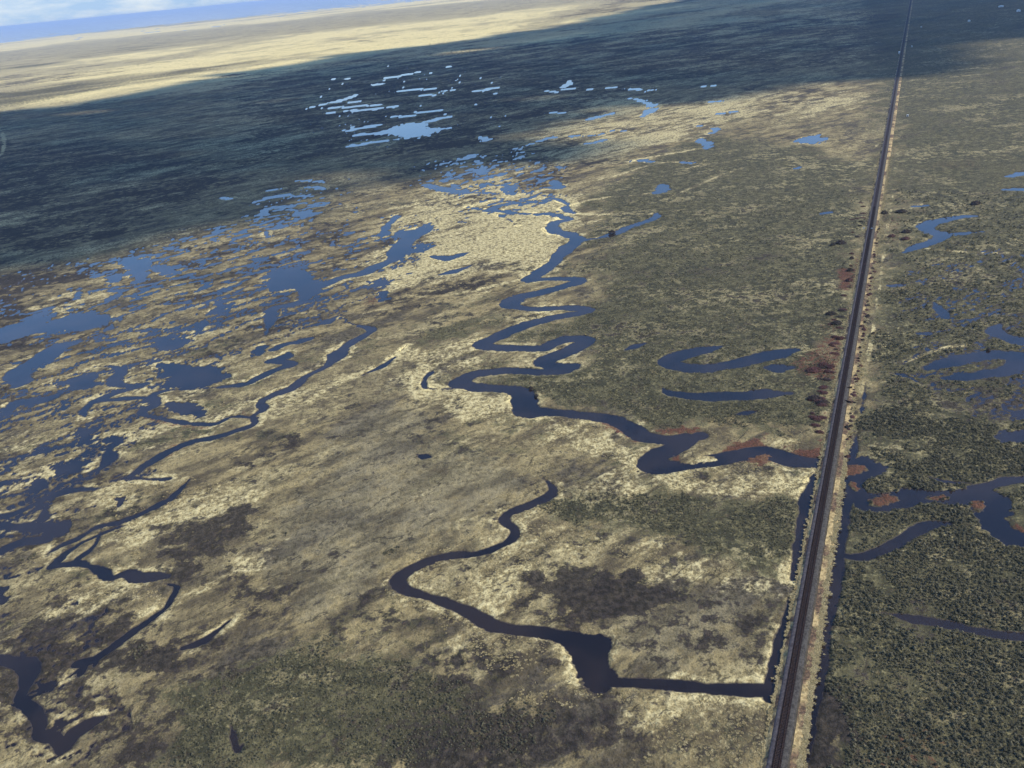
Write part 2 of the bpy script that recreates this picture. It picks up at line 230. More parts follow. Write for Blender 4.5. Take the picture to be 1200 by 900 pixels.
RED = [([(985,552),(1000,544),(1018,546),(1012,554),(998,560),(984,562)], 1.2),([(994,566),(1003,565),(1009,577),(1000,574)], 1.2),([(1016,588),(1035,578),(1054,581),(1051,590),(1030,595)], 1.1),([(1085,584),(1100,579),(1112,584),(1100,589)], .9),([(1136,589),(1147,586),(1157,594),(1146,601)], 1.1),
 ([(878,538),(897,530),(906,535),(894,545),(880,543)], 1.2),([(838,536),(850,526),(880,519),(895,523),(870,530),(850,536)], 1.1),([(930,531),(950,528),(965,532),(960,540),(940,538)], 1.2),([(770,505),(800,500),(824,502),(815,509),(775,510)], .9),([(712,494),(730,498),(750,512),(745,516),(728,505)], 1.0),
 ([(600,472),(610,465),(612,480),(604,482)], 1.0),([(784,536),(795,532),(800,541),(790,543)], .9),([(880,515),(905,505),(900,515),(885,522)], .6),([(960,515),(970,515),(965,540),(955,535)], .8),([(990,400),(985,450),(960,445),(935,440),(925,425),(950,410),(965,395)], .58),
 ([(982,315),(1000,315),(995,342),(983,340)], .9),([(975,360),(990,380),(975,400),(960,385)],.4),([(1003,300),(1018,300),(1013,345),(1003,345)], .8),([(1180,612),(1215,622),(1215,632),(1185,622)], .7),([(425,350),(450,345),(450,355),(425,360)],.5),([(160,478),(172,486),(205,491),(240,498),(255,496),(240,506),(190,499),(162,490)],.62),([(205,519),(225,522),(195,538),(170,552),(180,535)],.55),([(690,487),(735,494),(760,508),(752,520),(700,500)],.6),([(850,515),(930,522),(955,530),(940,545),(860,545)],.45),([(283,480),(300,486),(296,494),(280,490)],.5),
 ([(1030,250),(1060,252),(1060,285),(1030,290)],.35),([(1090,190),(1150,185),(1150,200),(1090,200)],.3),([(1015,860),(1100,850),(1120,905),(990,905)],.35),([(310,870),(420,850),(400,905),(300,905)],.15),([(940,480),(985,480),(980,495),(945,495)],.3)]
MUD_SHADE += [([(-60,745),(200,700),(320,700),(340,905),(-60,905)], .18),([(-60,600),(120,600),(60,720),(-60,740)], .2),([(380,700),(720,690),(900,720),(900,905),(380,905)], .1),([(250,90),(420,70),(700,40),(1050,10),(1050,70),(760,100),(560,170),(300,190)], .52),([(700,300),(980,300),(980,400),(700,420)], .2)]  # the far belt under the cloud is coloured darker to deepen its shade
GREY = [([(350,565),(400,500),(470,480),(560,530),(630,560),(590,620),(490,650),(430,720),(340,740),(290,660)], .8),([(640,700),(880,690),(905,790),(770,795),(720,745)], .9),([(400,440),(470,420),(500,450),(480,500),(400,500)], .5),([(540,640),(640,640),(600,690),(520,690)],.3),([(430,740),(560,770),(560,830),(470,800)],.5)]
RAIL_A = np.array(G(909.5, 900)); RAIL_B = np.array(G(1064.0, 20))
rd = (RAIL_B-RAIL_A); rd /= np.linalg.norm(rd); rn = np.array([rd[1], -rd[0]])      # along the line, and to its right
def rail_uv(x, y): return (x-RAIL_A[0])*rd[0]+(y-RAIL_A[1])*rd[1], (x-RAIL_A[0])*rn[0]+(y-RAIL_A[1])*rn[1]

def line_world(pts):
    P = smooth_line(pts, 4); gx, gy = G(P[:, 0], P[:, 1]); return gx, gy, np.maximum(P[:, 2], 1.0)
def poly_world(pts, n=4):
    P = smooth_line(pts, n, closed=True); return G(P[:, 0], P[:, 1])
LINES = [line_world(c) for c in CREEKS]
def taper():
    """a channel that ends in the grass runs out to a point; one that meets other water keeps its width"""
    for i, (gx, gy, gw) in enumerate(LINES):
        for e, sl in ((0, slice(0, 5)), (-1, slice(-5, None))):
            px, py, _ = [float(t) for t in proj1(gx[e], gy[e])]
            if not (5 < px < 1195 and 260 < py < 890): continue
            near = min([np.hypot(l[0]-gx[e], l[1]-gy[e]).min() for j, l in enumerate(LINES) if j != i]+[np.hypot(q_[0]-gx[e], q_[1]-gy[e]).min() for q_ in POLYS])
            if near > gw[e]*1.3:
                k = np.linspace(.25, 1, 5); gw[sl] = gw[sl]*(k if e == 0 else k[::-1])
def proj1(x, y):
    p = np.array([x, y, -H]); d = p@Fv; return 600+FPX*(p@Rv)/d, 450-FPX*(p@Uv)/d, d
PALE = [line_world([q_+(w_,) for q_ in l]) for l, w_ in (([(669,241),(685,236),(715,231),(745,229),(770,226)],4),([(675,251),(700,252),(735,251),(763,251)],4),([(683,281),(700,279),(722,274)],4),([(690,213),(715,208),(745,199),(757,195)],5),([(735,190),(760,185),(800,178),(822,174)],6),
  ([(757,190),(775,191),(800,190)],5),([(805,198),(830,192)],6),([(800,225),(840,208),(870,197)],4),([(395,373),(440,365),(500,352),(560,340),(600,330)],4),([(360,472),(400,447),(450,425),(478,404)],3),([(545,243),(575,236),(612,228),(650,220)],5),([(1090,292),(1130,296),(1180,297)],4),([(1060,425),(1100,410),(1130,405)],2.5),([(-5,148),(3,157),(5,168),(2,180),(-5,185)],6))]
POLYS = [poly_world(p) for p in PONDS]; ISLW = [poly_world(p) for p in ISLES]; taper()
def seg_field(x, y, gx, gy, gw, reach, out):
    """out = min(out, distance to the line minus half its width)"""
    m = np.nonzero((x > gx.min()-reach) & (x < gx.max()+reach) & (y > gy.min()-reach) & (y < gy.max()+reach))[0]
    for i in range(len(gx)-1):
        x0, x1, y0, y1 = gx[i], gx[i+1], gy[i], gy[i+1]; rr = reach+max(gw[i], gw[i+1])
        xs, ys = x[m], y[m]
        k = m[(xs > min(x0, x1)-rr) & (xs < max(x0, x1)+rr) & (ys > min(y0, y1)-rr) & (ys < max(y0, y1)+rr)]
        if not len(k): continue
        dx, dy = x1-x0, y1-y0; l2 = dx*dx+dy*dy+1e-9
        t = np.clip(((x[k]-x0)*dx+(y[k]-y0)*dy)/l2, 0, 1)
        d = np.hypot(x[k]-x0-t*dx, y[k]-y0-t*dy)-.5*(gw[i]+(gw[i+1]-gw[i])*t)
        out[k] = np.minimum(out[k], d)
def poly_field(x, y, gx, gy, reach):
    """indices near the outline and their distance to it, negative inside"""
    m = np.nonzero((x > gx.min()-reach) & (x < gx.max()+reach) & (y > gy.min()-reach) & (y < gy.max()+reach))[0]
    if not len(m): return m, np.zeros(0)
    xs, ys = x[m], y[m]; d = np.full(len(m), 1e9); ins = np.zeros(len(m), bool); n = len(gx)
    for i in range(n):
        x0, y0, x1, y1 = gx[i], gy[i], gx[(i+1) % n], gy[(i+1) % n]
        dx, dy = x1-x0, y1-y0; l2 = dx*dx+dy*dy+1e-9
        t = np.clip(((xs-x0)*dx+(ys-y0)*dy)/l2, 0, 1)
        d = np.minimum(d, np.hypot(xs-x0-t*dx, ys-y0-t*dy))
        c = (y0 > ys) != (y1 > ys)
        ins ^= c & (xs < (x1-x0)*(ys-y0)/(y1-y0+1e-12)+x0)
    return m, np.where(ins, -d, d)
def zones(x, y, dist, table, soft=.035):
    out = np.zeros_like(x)
    for pts, wgt in table:
        gx, gy = poly_world(pts, 1)
        cd = np.hypot(gx.mean(), gy.mean())+H*.6
        m, d = poly_field(x, y, gx, gy, cd*soft*3)
        if len(m): out[m] = np.maximum(out[m], 0)+wgt*sstep(1, -1, d/(np.hypot(dist[m], H)*soft))
    return out
def fields(x, y):
    dist = np.hypot(x, y); F = {}
    fx, fy = flow(x, y)
    n_edge = fbm(x, y, 11, 5, .68); n_big = fbm(fx, fy, 13, 6, .66, 3.0); n_huge = fbm(fx, fy, 190, 4, .55, 8.0)
    n_tus = fbm(x, y, 2.6, 2, .6, 61)
    # warp the belts' outlines
    wx = x+fbm(x, y, 40, 3, .6, 21)*np.clip(dist*.03, 5, 40); wy = y+fbm(x, y, 40, 3, .6, 33)*np.clip(dist*.04, 5, 60)
    for nm, tb, sf in (('bright', BRIGHT, .03), ('green', GREEN, .03), ('mud_shade', MUD_SHADE, .03), ('grey', GREY, .05)):
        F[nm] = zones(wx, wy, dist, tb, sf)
    wet = np.zeros_like(x)
    for pts, wgt in WET:
        gx, gy = poly_world(pts, 1); m, d = poly_field(wx, wy, gx, gy, 400)
        if len(m): wet[m] = np.maximum(wet[m], wgt*sstep(1, -1, d/(dist[m]*.05+5)))
    s = np.full_like(x, 1e3)
    for gx, gy, gw in LINES: seg_field(x, y, gx, gy, gw, 40, s)
    n_mid = fbm(fx, fy, 16, 4, .62, 51)
    sl = s + n_edge*np.clip(dist*.0026, .7, 4.0) + n_mid*(np.clip(dist*.0038, .8, 4.0)+6*sstep(1000, 1250, dist)) + n_tus*np.clip(dist*.0006, .15, .8)
    p = np.full_like(x, 1e3)
    for gx, gy in POLYS:
        m, d = poly_field(x, y, gx, gy, 60)
        if len(m): p[m] = np.minimum(p[m], d)
    pl = p + n_edge*np.clip(dist*.006, .8, 8.0) + fbm(fx, fy, 10, 4, .62, 71)*np.clip((dist-330)*.03, .6, 13.0) + n_tus*np.clip(dist*.004, .2, 3.0)*np.clip(2.0-dist/550, .05, 1)
    s2 = np.minimum(sl, pl)
    isl = np.full_like(x, 1e3)
    for gx, gy in ISLW:
        m, d = poly_field(x, y, gx, gy, 30)
        if len(m): isl[m] = np.minimum(isl[m], d+n_edge[m]*2.2+n_tus[m]*1.2)
    s2 = np.where(isl < 3, np.maximum(s2, -isl), s2)
    F['red'] = zones(x+n_edge*1.5, y+n_edge*2, dist, RED, .008)
    # pools in the wet belts
    thr = .77-.86*wet
    pool = (thr-n_big)*np.clip(dist*.03, 6, 40)
    n_rg = np.abs(fbm(fx, fy, 30, 4, .55, 90)); wd = .28*(wet+.45*n_huge-.16)*sstep(.12, .3, wet)
    pool = np.minimum(pool, (n_rg-wd)*np.clip(dist*.02, 8, 24)) + n_tus*np.clip(dist*.004, .3, 2.5)*np.clip(2.0-dist/550, .05, 1)
    pool = np.where(wet > .12, pool, 1e3)
    u, v = rail_uv(x, y)
    near_rail = np.abs(v) < 9
    pool = np.where(near_rail, 1e3, pool)
    sA = np.minimum(s2, pool)
    far = sstep(15000, 19000, dist+n_huge*5000+fbm(fx, fy, 2600, 3)*5000)
    sA = np.where(far > .5, np.minimum(sA, -5), sA)
    h0 = .42+.12*fbm(x, y, 60, 3)+.10*fbm(x, y, 3.2, 2)*np.clip(1.4-dist/900, 0, 1)+.05*fbm(fx, fy, 14, 2)
    h = np.minimum(h0, np.clip(np.where(sA > 0, sA*np.where((wet > .12) & (dist > 330), .14, .30), sA*.55), -1.4, 5))
    h = np.where(np.abs(v) < 2.3, np.minimum(h, .30), h)
    F['h'] = h; F['shore'] = s2; F['pool'] = pool
    rim = sstep(7, 2, s2)*sstep(-.5, .6, s2)*np.clip(.5+1.1*fbm(x, y, 26, 3, .5, 5), 0, 1)
    F['bright'] = F['bright']+rim*np.where(v > 6, .35, .75)
    F['mud_shade'] = F['mud_shade']+.35*sstep(10, 0, pool)*sstep(.05, .3, wet)
    # the beaten dirt track along the outer edge of the right-hand ditch
    off = 15-3.5*sstep(900, 250, u)
    F['bright'] += .9*sstep(1.6, .7, np.abs(v-off+.8*fbm(x, y, 30, 2, .5, 2)))*sstep(150, 330, u)*np.clip(.6+fbm(x, y, 60, 2, .5, 9), 0, 1)
    F['bright'] += .6*sstep(2.6, 1.2, np.abs(v+10+1.5*fbm(x, y, 40, 2, .5, 2)))*sstep(250, 400, u)*np.clip(.3+fbm(x, y, 60, 2, .5, 4), 0, 1)
    pa = np.full_like(x, 1e3)
    for gx, gy, gw in PALE: seg_field(x, y, gx, gy, gw, 12, pa)
    pk = sstep(2.5, -.5, pa+n_edge*1.5); pk = pk*np.clip(.75+n_edge, .3, 1); F['bright'] += .9*pk; F['green'] -= .85*pk; F['mud_shade'] -= .5*pk
    big2 = fbm(fx, fy, 900, 6, .68, 12)*1.5; big3 = fbm(fx, fy, 1300, 5, .66, 44)
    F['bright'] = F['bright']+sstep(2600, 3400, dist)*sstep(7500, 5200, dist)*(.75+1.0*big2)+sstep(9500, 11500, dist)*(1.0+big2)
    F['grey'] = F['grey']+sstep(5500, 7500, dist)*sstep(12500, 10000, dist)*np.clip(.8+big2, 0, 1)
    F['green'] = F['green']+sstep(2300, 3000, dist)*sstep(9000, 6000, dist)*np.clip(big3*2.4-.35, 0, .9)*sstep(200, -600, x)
    F['mud_shade'] = F['mud_shade']+sstep(2300, 3000, dist)*sstep(9000, 6000, dist)*np.clip(-big3*2-.5, 0, .6)*sstep(200, -600, x)
    return F

# ------------------------------------------------------------------ materials
def new_mat(name):
    m = bpy.data.materials.new(name); m.use_nodes = True
    n = m.node_tree; b = n.nodes['Principled BSDF']; b.inputs['Roughness'].default_value = .9
    b.inputs['Specular IOR Level'].default_value = .15
    return m, n, b
class N:
    """a short way to write node graphs"""
    def __init__(s, nt): s.nt = nt
    def node(s, t, **k):
        n = s.nt.nodes.new(t)
        for a, b in k.items(): setattr(n, a, b)
        return n
    def put(s, sock, v):
        if hasattr(v, 'is_linked') or isinstance(v, bpy.types.NodeSocket): s.nt.links.new(v, sock)
        else: sock.default_value = v
    def math(s, op, a, b=0.0, clamp=False):
        n = s.node('ShaderNodeMath', operation=op); n.use_clamp = clamp; s.put(n.inputs[0], a); s.put(n.inputs[1], b); return n.outputs[0]
    def mix(s, f, a, b):
        n = s.node('ShaderNodeMix', data_type='RGBA'); s.put(n.inputs['Factor'], f); s.put(n.inputs['A'], a if not isinstance(a, tuple) else a+(1,)); s.put(n.inputs['B'], b if not isinstance(b, tuple) else b+(1,)); return n.outputs['Result']
    def rng(s, v, a, b, c=0., d=1.):
        n = s.node('ShaderNodeMapRange', interpolation_type='SMOOTHSTEP'); s.put(n.inputs[0], v); n.inputs[1].default_value = a; n.inputs[2].default_value = b; n.inputs[3].default_value = c; n.inputs[4].default_value = d; return n.outputs[0]
    def noise(s, vec, scale, detail=5, rough=.6, lac=2.0):
        n = s.node('ShaderNodeTexNoise'); n.noise_dimensions = '2D'; s.put(n.inputs['Vector'], vec); n.inputs['Scale'].default_value = scale; n.inputs['Detail'].default_value = detail; n.inputs['Roughness'].default_value = rough; n.inputs['Lacunarity'].default_value = lac; return n.outputs['Fac']
    def attr(s, name):
        n = s.node('ShaderNodeAttribute'); n.attribute_name = name; return n.outputs['Fac']
    def pos(s): return s.node('ShaderNodeNewGeometry').outputs['Position']
    def mapping(s, vec, rz=0., scale=(1, 1, 1)):
        a = s.node('ShaderNodeMapping'); s.put(a.inputs[0], vec); a.inputs['Rotation'].default_value = (0, 0, rz)
        b = s.node('ShaderNodeMapping'); s.put(b.inputs[0], a.outputs[0]); b.inputs['Scale'].default_value = scale; return b.outputs[0]
    def bump(s, h, strength, dist):
        n = s.node('ShaderNodeBump'); s.put(n.inputs['Height'], h); n.inputs['Strength'].default_value = strength; n.inputs['Distance'].default_value = dist; return n.outputs[0]

def ground_mat():
    m, nt, b = new_mat('marsh_ground'); q = N(nt)
    P = q.pos(); A = q.mapping(P, -(R(90)-AZF), (.42, 1, 1))
    big = q.noise(A, .012, 5, .62); mid = q.noise(A, .07, 6, .66); sm = q.noise(P, .35, 4, .65); fine = q.noise(P, 1.3, 3, .7)
    m2 = q.noise(P, .11, 6, .68); iso = q.noise(q.mapping(P, 0, (.6, 1, 1)), .022, 6, .66)
    # khaki base, from taupe to straw
    c = q.mix(q.rng(mid, .36, .64), (.085, .069, .047), (.30, .245, .135))
    c = q.mix(q.rng(big, .38, .66), c, q.mix(q.rng(m2, .37, .63), (.105, .086, .058), (.35, .295, .165)))
    c = q.mix(q.math('MULTIPLY', q.rng(iso, .52, .66), q.rng(m2, .42, .58)), c, (.080, .080, .046))
    pz = q.noise(q.mapping(A, .4, (1, 1, 1)), .031, 6, .68)
    c = q.mix(q.math('MULTIPLY', q.rng(pz, .54, .64), .9), c, q.mix(q.rng(sm, .3, .7), (.040, .036, .032), (.108, .092, .072)))
    c = q.mix(q.math('MULTIPLY', q.rng(pz, .45, .36), .75), c, q.mix(q.rng(sm, .3, .7), (.26, .22, .125), (.44, .375, .22)))
    g = q.attr('grey'); c = q.mix(q.math('MULTIPLY', q.rng(q.math('ADD', g, q.math('MULTIPLY', q.math('SUBTRACT', m2, .5), 1.9)), .3, .9), .75), c, q.mix(q.rng(mid, .36, .64), (.105, .092, .064), (.235, .205, .14)))
    wob = q.math('ADD', q.math('MULTIPLY', q.math('SUBTRACT', mid, .5), 2.0), q.math('ADD', q.math('MULTIPLY', q.math('SUBTRACT', big, .5), 1.6), q.math('MULTIPLY', q.math('SUBTRACT', sm, .5), .9)))
    wob2 = q.math('ADD', q.math('MULTIPLY', q.math('SUBTRACT', m2, .5), 2.4), q.math('MULTIPLY', q.math('SUBTRACT', sm, .5), 1.2))
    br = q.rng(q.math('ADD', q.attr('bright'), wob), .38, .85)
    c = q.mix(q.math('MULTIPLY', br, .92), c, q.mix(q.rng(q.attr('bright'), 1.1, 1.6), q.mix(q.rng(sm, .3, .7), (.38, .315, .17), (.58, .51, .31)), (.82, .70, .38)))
    gr = q.rng(q.math('ADD', q.attr('green'), wob2), .30, .72)
    gcol = q.mix(q.rng(m2, .38, .62), (.034, .036, .023), (.108, .100, .058)); gcol = q.mix(q.rng(sm, .56, .72), gcol, (.18, .162, .090))
    c = q.mix(q.math('MULTIPLY', gr, .93), c, gcol)
    # dead straw among the green
    st = q.math('MULTIPLY', gr, q.rng(q.math('ADD', iso, q.math('MULTIPLY', q.math('SUBTRACT', m2, .5), .9)), .56, .68)); c = q.mix(q.math('MULTIPLY', st, .8), c, q.mix(q.rng(sm, .35, .65), (.24, .205, .115), (.40, .35, .21)))
    vn = q.noise(A, .045, 4, .55); vein = q.rng(q.math('ABSOLUTE', q.math('SUBTRACT', vn, .5)), .016, .004); c = q.mix(q.math('MULTIPLY', vein, q.rng(m2, .42, .55, 0., .75)), c, (.040, .034, .026))
    mu = q.rng(q.math('ADD', q.attr('mud_shade'), q.math('ADD', q.math('MULTIPLY', wob2, 1.15), q.math('ADD', q.math('MULTIPLY', q.math('SUBTRACT', .5, big), 1.8), q.math('MULTIPLY', q.math('SUBTRACT', iso, .5), 2.0)))), .35, .80)
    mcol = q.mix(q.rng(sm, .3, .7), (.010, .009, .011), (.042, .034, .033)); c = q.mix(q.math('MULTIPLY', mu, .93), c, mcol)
    rdm = q.rng(q.math('ADD', q.attr('red'), q.math('MULTIPLY', q.math('SUBTRACT', sm, .5), 1.8)), .35, .75)
    c = q.mix(q.math('MULTIPLY', rdm, .9), c, q.mix(q.rng(fine, .3, .7), (.050, .022, .018), (.135, .055, .038)))
    # tussocks: bare dark soil shows between the clumps
    gap = q.rng(q.math('ADD', q.math('MULTIPLY', fine, .5), q.math('MULTIPLY', sm, .5)), .37, .50, .72, 0.)
    c = q.mix(q.math('MULTIPLY', gap, q.rng(big, .36, .6, .45, 1.)), c, (.045, .037, .027))
    z = q.node('ShaderNodeSeparateXYZ'); nt.links.new(P, z.inputs[0])
    wetf = q.rng(z.outputs['Z'], .24, .04)
    c = q.mix(q.math('MULTIPLY', wetf, .85), c, (.040, .032, .034))
    gt = q.node('ShaderNodeMix', data_type='RGBA', blend_type='MULTIPLY'); gt.inputs['Factor'].default_value = 1; q.put(gt.inputs['A'], c); q.put(gt.inputs['B'], q.mix(q.rng(q.math('ADD', q.math('MULTIPLY', sm, .6), q.math('MULTIPLY', fine, .4)), .36, .62), (.80, .80, .78), (1.10, 1.10, 1.10))); q.put(gt.inputs['Factor'], q.rng(vn, .38, .6, .35, 1.)); c = gt.outputs['Result']
    wm = q.node('ShaderNodeMix', data_type='RGBA', blend_type='MULTIPLY'); wm.inputs['Factor'].default_value = 1; q.put(wm.inputs['A'], c); wm.inputs['B'].default_value = (1.02, .98, .85, 1)
    q.put(b.inputs['Base Color'], wm.outputs['Result'])
    q.put(b.inputs['Roughness'], q.rng(z.outputs['Z'], .02, .12, .45, .95))
    q.put(b.inputs['Normal'], q.bump(q.math('ADD', q.math('MULTIPLY', sm, 1.2), q.math('MULTIPLY', fine, .5)), .9, .55))
    return m
def water_mat():
    m, nt, b = new_mat('marsh_water'); q = N(nt); P = q.pos()
    q.put(b.inputs['Base Color'], q.mix(q.rng(q.noise(P, .02, 3), .35, .65), (.009, .006, .005), (.024, .016, .012)))
    b.inputs['Roughness'].default_value = .07; b.inputs['IOR'].default_value = 1.5; b.inputs['Specular IOR Level'].default_value = .5
    q.put(b.inputs['Normal'], q.bump(q.noise(P, 1.1, 3, .6), .05, .12))
    return m
def simple(name, c0, c1, scale=1.5, rough=.9, bump=.4, dist=.1, metal=0., spec=.15):
    m, nt, b = new_mat(name); q = N(nt); P = q.pos()
    n = q.noise(P, scale, 5, .65); n.node.noise_dimensions = '3D'
    q.put(b.inputs['Base Color'], q.mix(q.rng(n, .3, .7), c0, c1)); b.inputs['Roughness'].default_value = rough; b.inputs['Metallic'].default_value = metal; b.inputs['Specular IOR Level'].default_value = spec
    if bump: q.put(b.inputs['Normal'], q.bump(n, bump, dist))
    return m
M = {}
M['ground'] = ground_mat(); M['water'] = water_mat()
M['ballast'] = simple('grey_ballast', (.026, .023, .022), (.080, .073, .066), 1.1, .95, .6, .15)
M['cess'] = simple('purplish_ballast', (.045, .038, .042), (.10, .088, .092), .9, .95, .6, .15)  # left shoulder of the bank, more purple than the right
M['bed'] = simple('oil_stained_track_bed', (.010, .007, .008), (.032, .020, .020), 1.2, .95, .5, .1)
M['sleeper'] = simple('creosoted_timber', (.012, .009, .009), (.045, .030, .027), 2.0, .9, .3, .03)
M['rail'] = simple('rusty_rail', (.06, .03, .02), (.11, .06, .04), 4, .6, .1, .01, .6, .4)
def verge_mat():
    m, nt, b = new_mat('dry_verge_grass'); q = N(nt); P = q.pos()
    big = q.noise(P, .06, 4, .6); sm = q.noise(P, .7, 4, .65)
    c = q.mix(q.rng(sm, .3, .7), (.23, .165, .075), (.47, .355, .175))
    c = q.mix(q.rng(big, .45, .57), c, q.mix(q.rng(sm, .35, .65), (.055, .038, .028), (.16, .10, .06)))
    q.put(b.inputs['Base Color'], c); q.put(b.inputs['Normal'], q.bump(sm, .8, .4)); return m
M['verge'] = verge_mat()
M['edge'] = simple('damp_foot_painted_shade', (.03, .026, .02), (.08, .065, .045), .7, .95, .6, .2)  # bank foot; also paints the shade of the right ballast slope

# ------------------------------------------------------------------ the ground, one sheet to the horizon
dep = np.concatenate([np.linspace(89, 56, 12), np.arange(55.5, 2.0, -.067), np.geomspace(2.0, .095, 170)])
azd = np.arange(-48, 48.01, .085); az = np.concatenate([azd, np.arange(50, 311, 3.0)])
rr = H/np.tan(np.radians(dep)); na, nr = len(az), len(rr)
X = np.multiply.outer(rr, np.sin(np.radians(az))).ravel(); Y = np.multiply.outer(rr, np.cos(np.radians(az))).ravel()
FL = fields(X, Y)
co = np.empty((len(X), 3), np.float32); co[:, 0] = X; co[:, 1] = Y; co[:, 2] = FL['h']
i = np.arange(nr-1)[:, None]*na; j = np.arange(na)[None, :]; j2 = (j+1) % na
quads = np.stack([i+j, i+na+j, i+na+j2, i+j2], -1).reshape(-1, 4).astype(np.int32)
me = bpy.data.meshes.new('ground'); me.vertices.add(len(X)); me.vertices.foreach_set('co', co.ravel())
me.loops.add(quads.size); me.loops.foreach_set('vertex_index', quads.ravel()); me.polygons.add(len(quads))
me.polygons.foreach_set('loop_start', np.arange(0, quads.size, 4, dtype=np.int32)); me.polygons.foreach_set('loop_total', np.full(len(quads), 4, np.int32))
me.update(calc_edges=True)
me.polygons.foreach_set('use_smooth', np.ones(len(quads), bool))
for nm in ('bright', 'green', 'mud_shade', 'red', 'grey'):
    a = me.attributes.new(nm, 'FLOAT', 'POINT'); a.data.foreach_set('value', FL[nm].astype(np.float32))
me.materials.append(M['ground'])
ground = bpy.data.objects.new('ground', me); C.objects.link(ground); tag(ground, kind='structure')
# water: one level sheet under the ground, showing where the ground dips below it
th = np.radians(np.arange(0, 360, 5)); RW = 131000
mesh_obj_w = mesh_obj('water', [(RW*math.cos(t), RW*math.sin(t), 0) for t in th], [tuple(range(len(th)))], M['water']); tag(mesh_obj_w, kind='structure')

# ------------------------------------------------------------------ railway bank and track
U = np.concatenate([np.arange(-200, 700, 1.5), np.geomspace(700, 25000, 500)]); nU = len(U)
def strip(name, edges, mat, parent=None, mats=None, closed=False):
    """edges: list of (offset array, height array) across the line"""
    k = len(edges); v = np.empty((nU, k, 3))
    for e, (o, z) in enumerate(edges):
        o = np.broadcast_to(o, nU); z = np.broadcast_to(z, nU)
        v[:, e, 0] = RAIL_A[0]+rd[0]*U+rn[0]*o; v[:, e, 1] = RAIL_A[1]+rd[1]*U+rn[1]*o; v[:, e, 2] = z
    f = []; mi = []
    for i in range(nU-1):
        for e in range(k if closed else k-1):
            e2 = (e+1) % k; f.append((i*k+e, i*k+e2, (i+1)*k+e2, (i+1)*k+e)); mi.append(e)
    if closed: f += [tuple(range(k))[::-1], tuple((nU-1)*k+e for e in range(k))]; mi += [0, 0]
    o = mesh_obj(name, v.reshape(-1, 3), f, mats or mat, parent, smooth=not closed)
    if mats: o.data.polygons.foreach_set('material_index', mi[:len(f)])
    return o
z0 = np.zeros(nU)
def wob(a, size, ox): return a*fbm(U, z0, size, 4, .6, ox)
Z = 1.5
far_w = 1+.6*sstep(500, 1500, U)
bank = strip('embankment', [(-5.6+wob(.5, 6, 1), -1.0), (-4.0+wob(.7, 4, 2), .55+wob(.2, 3, 3)), (-2.75+wob(.25, 5, 4), Z-.35), (-2.6, Z-.30), (2.6, Z-.30), (3.1+wob(.12, 6, 5), Z-.42), (3.7+wob(.2, 5, 6), .80), (5.2+wob(.3, 4, 8), .95+wob(.2, 4, 12)), (7.2+wob(.7, 5, 7), .50+wob(.2, 3, 9)), (8.6+wob(.7, 4, 10), -1.0)],
             None, mats=[M['edge'], M['verge'], M['cess'], M['bed'], M['ballast'], M['edge'], M['verge'], M['verge'], M['edge']])
tag(bank, kind='structure')
tr = empty('railway_track', (0, 0, 0)); tag(tr, 'single dark railway track on a straight gravel bank across the marsh', 'railway track')
strip('ballast', [(-2.62, Z-.25), (-2.2, Z-.02), (-1.35, Z), (1.35, Z), (2.3, Z-.03), (2.9+wob(.18, 5, 15), Z-.36)], None, tr, mats=[M['cess'], M['cess'], M['bed'], M['ballast'], M['ballast']])
for s in (-1, 1):
    strip('rail', [(s*.752-.04, Z+.09), (s*.752-.04, Z+.24), (s*.752+.04, Z+.24), (s*.752+.04, Z+.09)], M['rail'], tr, closed=True)
sb = MB(); basis = [(rn[0], rn[1]), (rd[0], rd[1])]
for k in range(1100):
    u = -40+k*.62; a = random.uniform(-.02, .02); hx, hy = 1.3, .12
    pts = []
    for zz in (Z+.005, Z+.10):
        for sx_, sy_ in ((-1, -1), (1, -1), (1, 1), (-1, 1)):
            o, uu = sx_*hx, u+sy_*hy+sx_*a; pts.append((RAIL_A[0]+rn[0]*o+rd[0]*uu, RAIL_A[1]+rn[1]*o+rd[1]*uu, zz))
    sb.poly(pts, [(4, 5, 6, 7), (0, 1, 5, 4), (1, 2, 6, 5), (2, 3, 7, 6), (3, 0, 4, 7)])
tag(sb.build('sleepers', M['sleeper'], tr), kind='stuff')

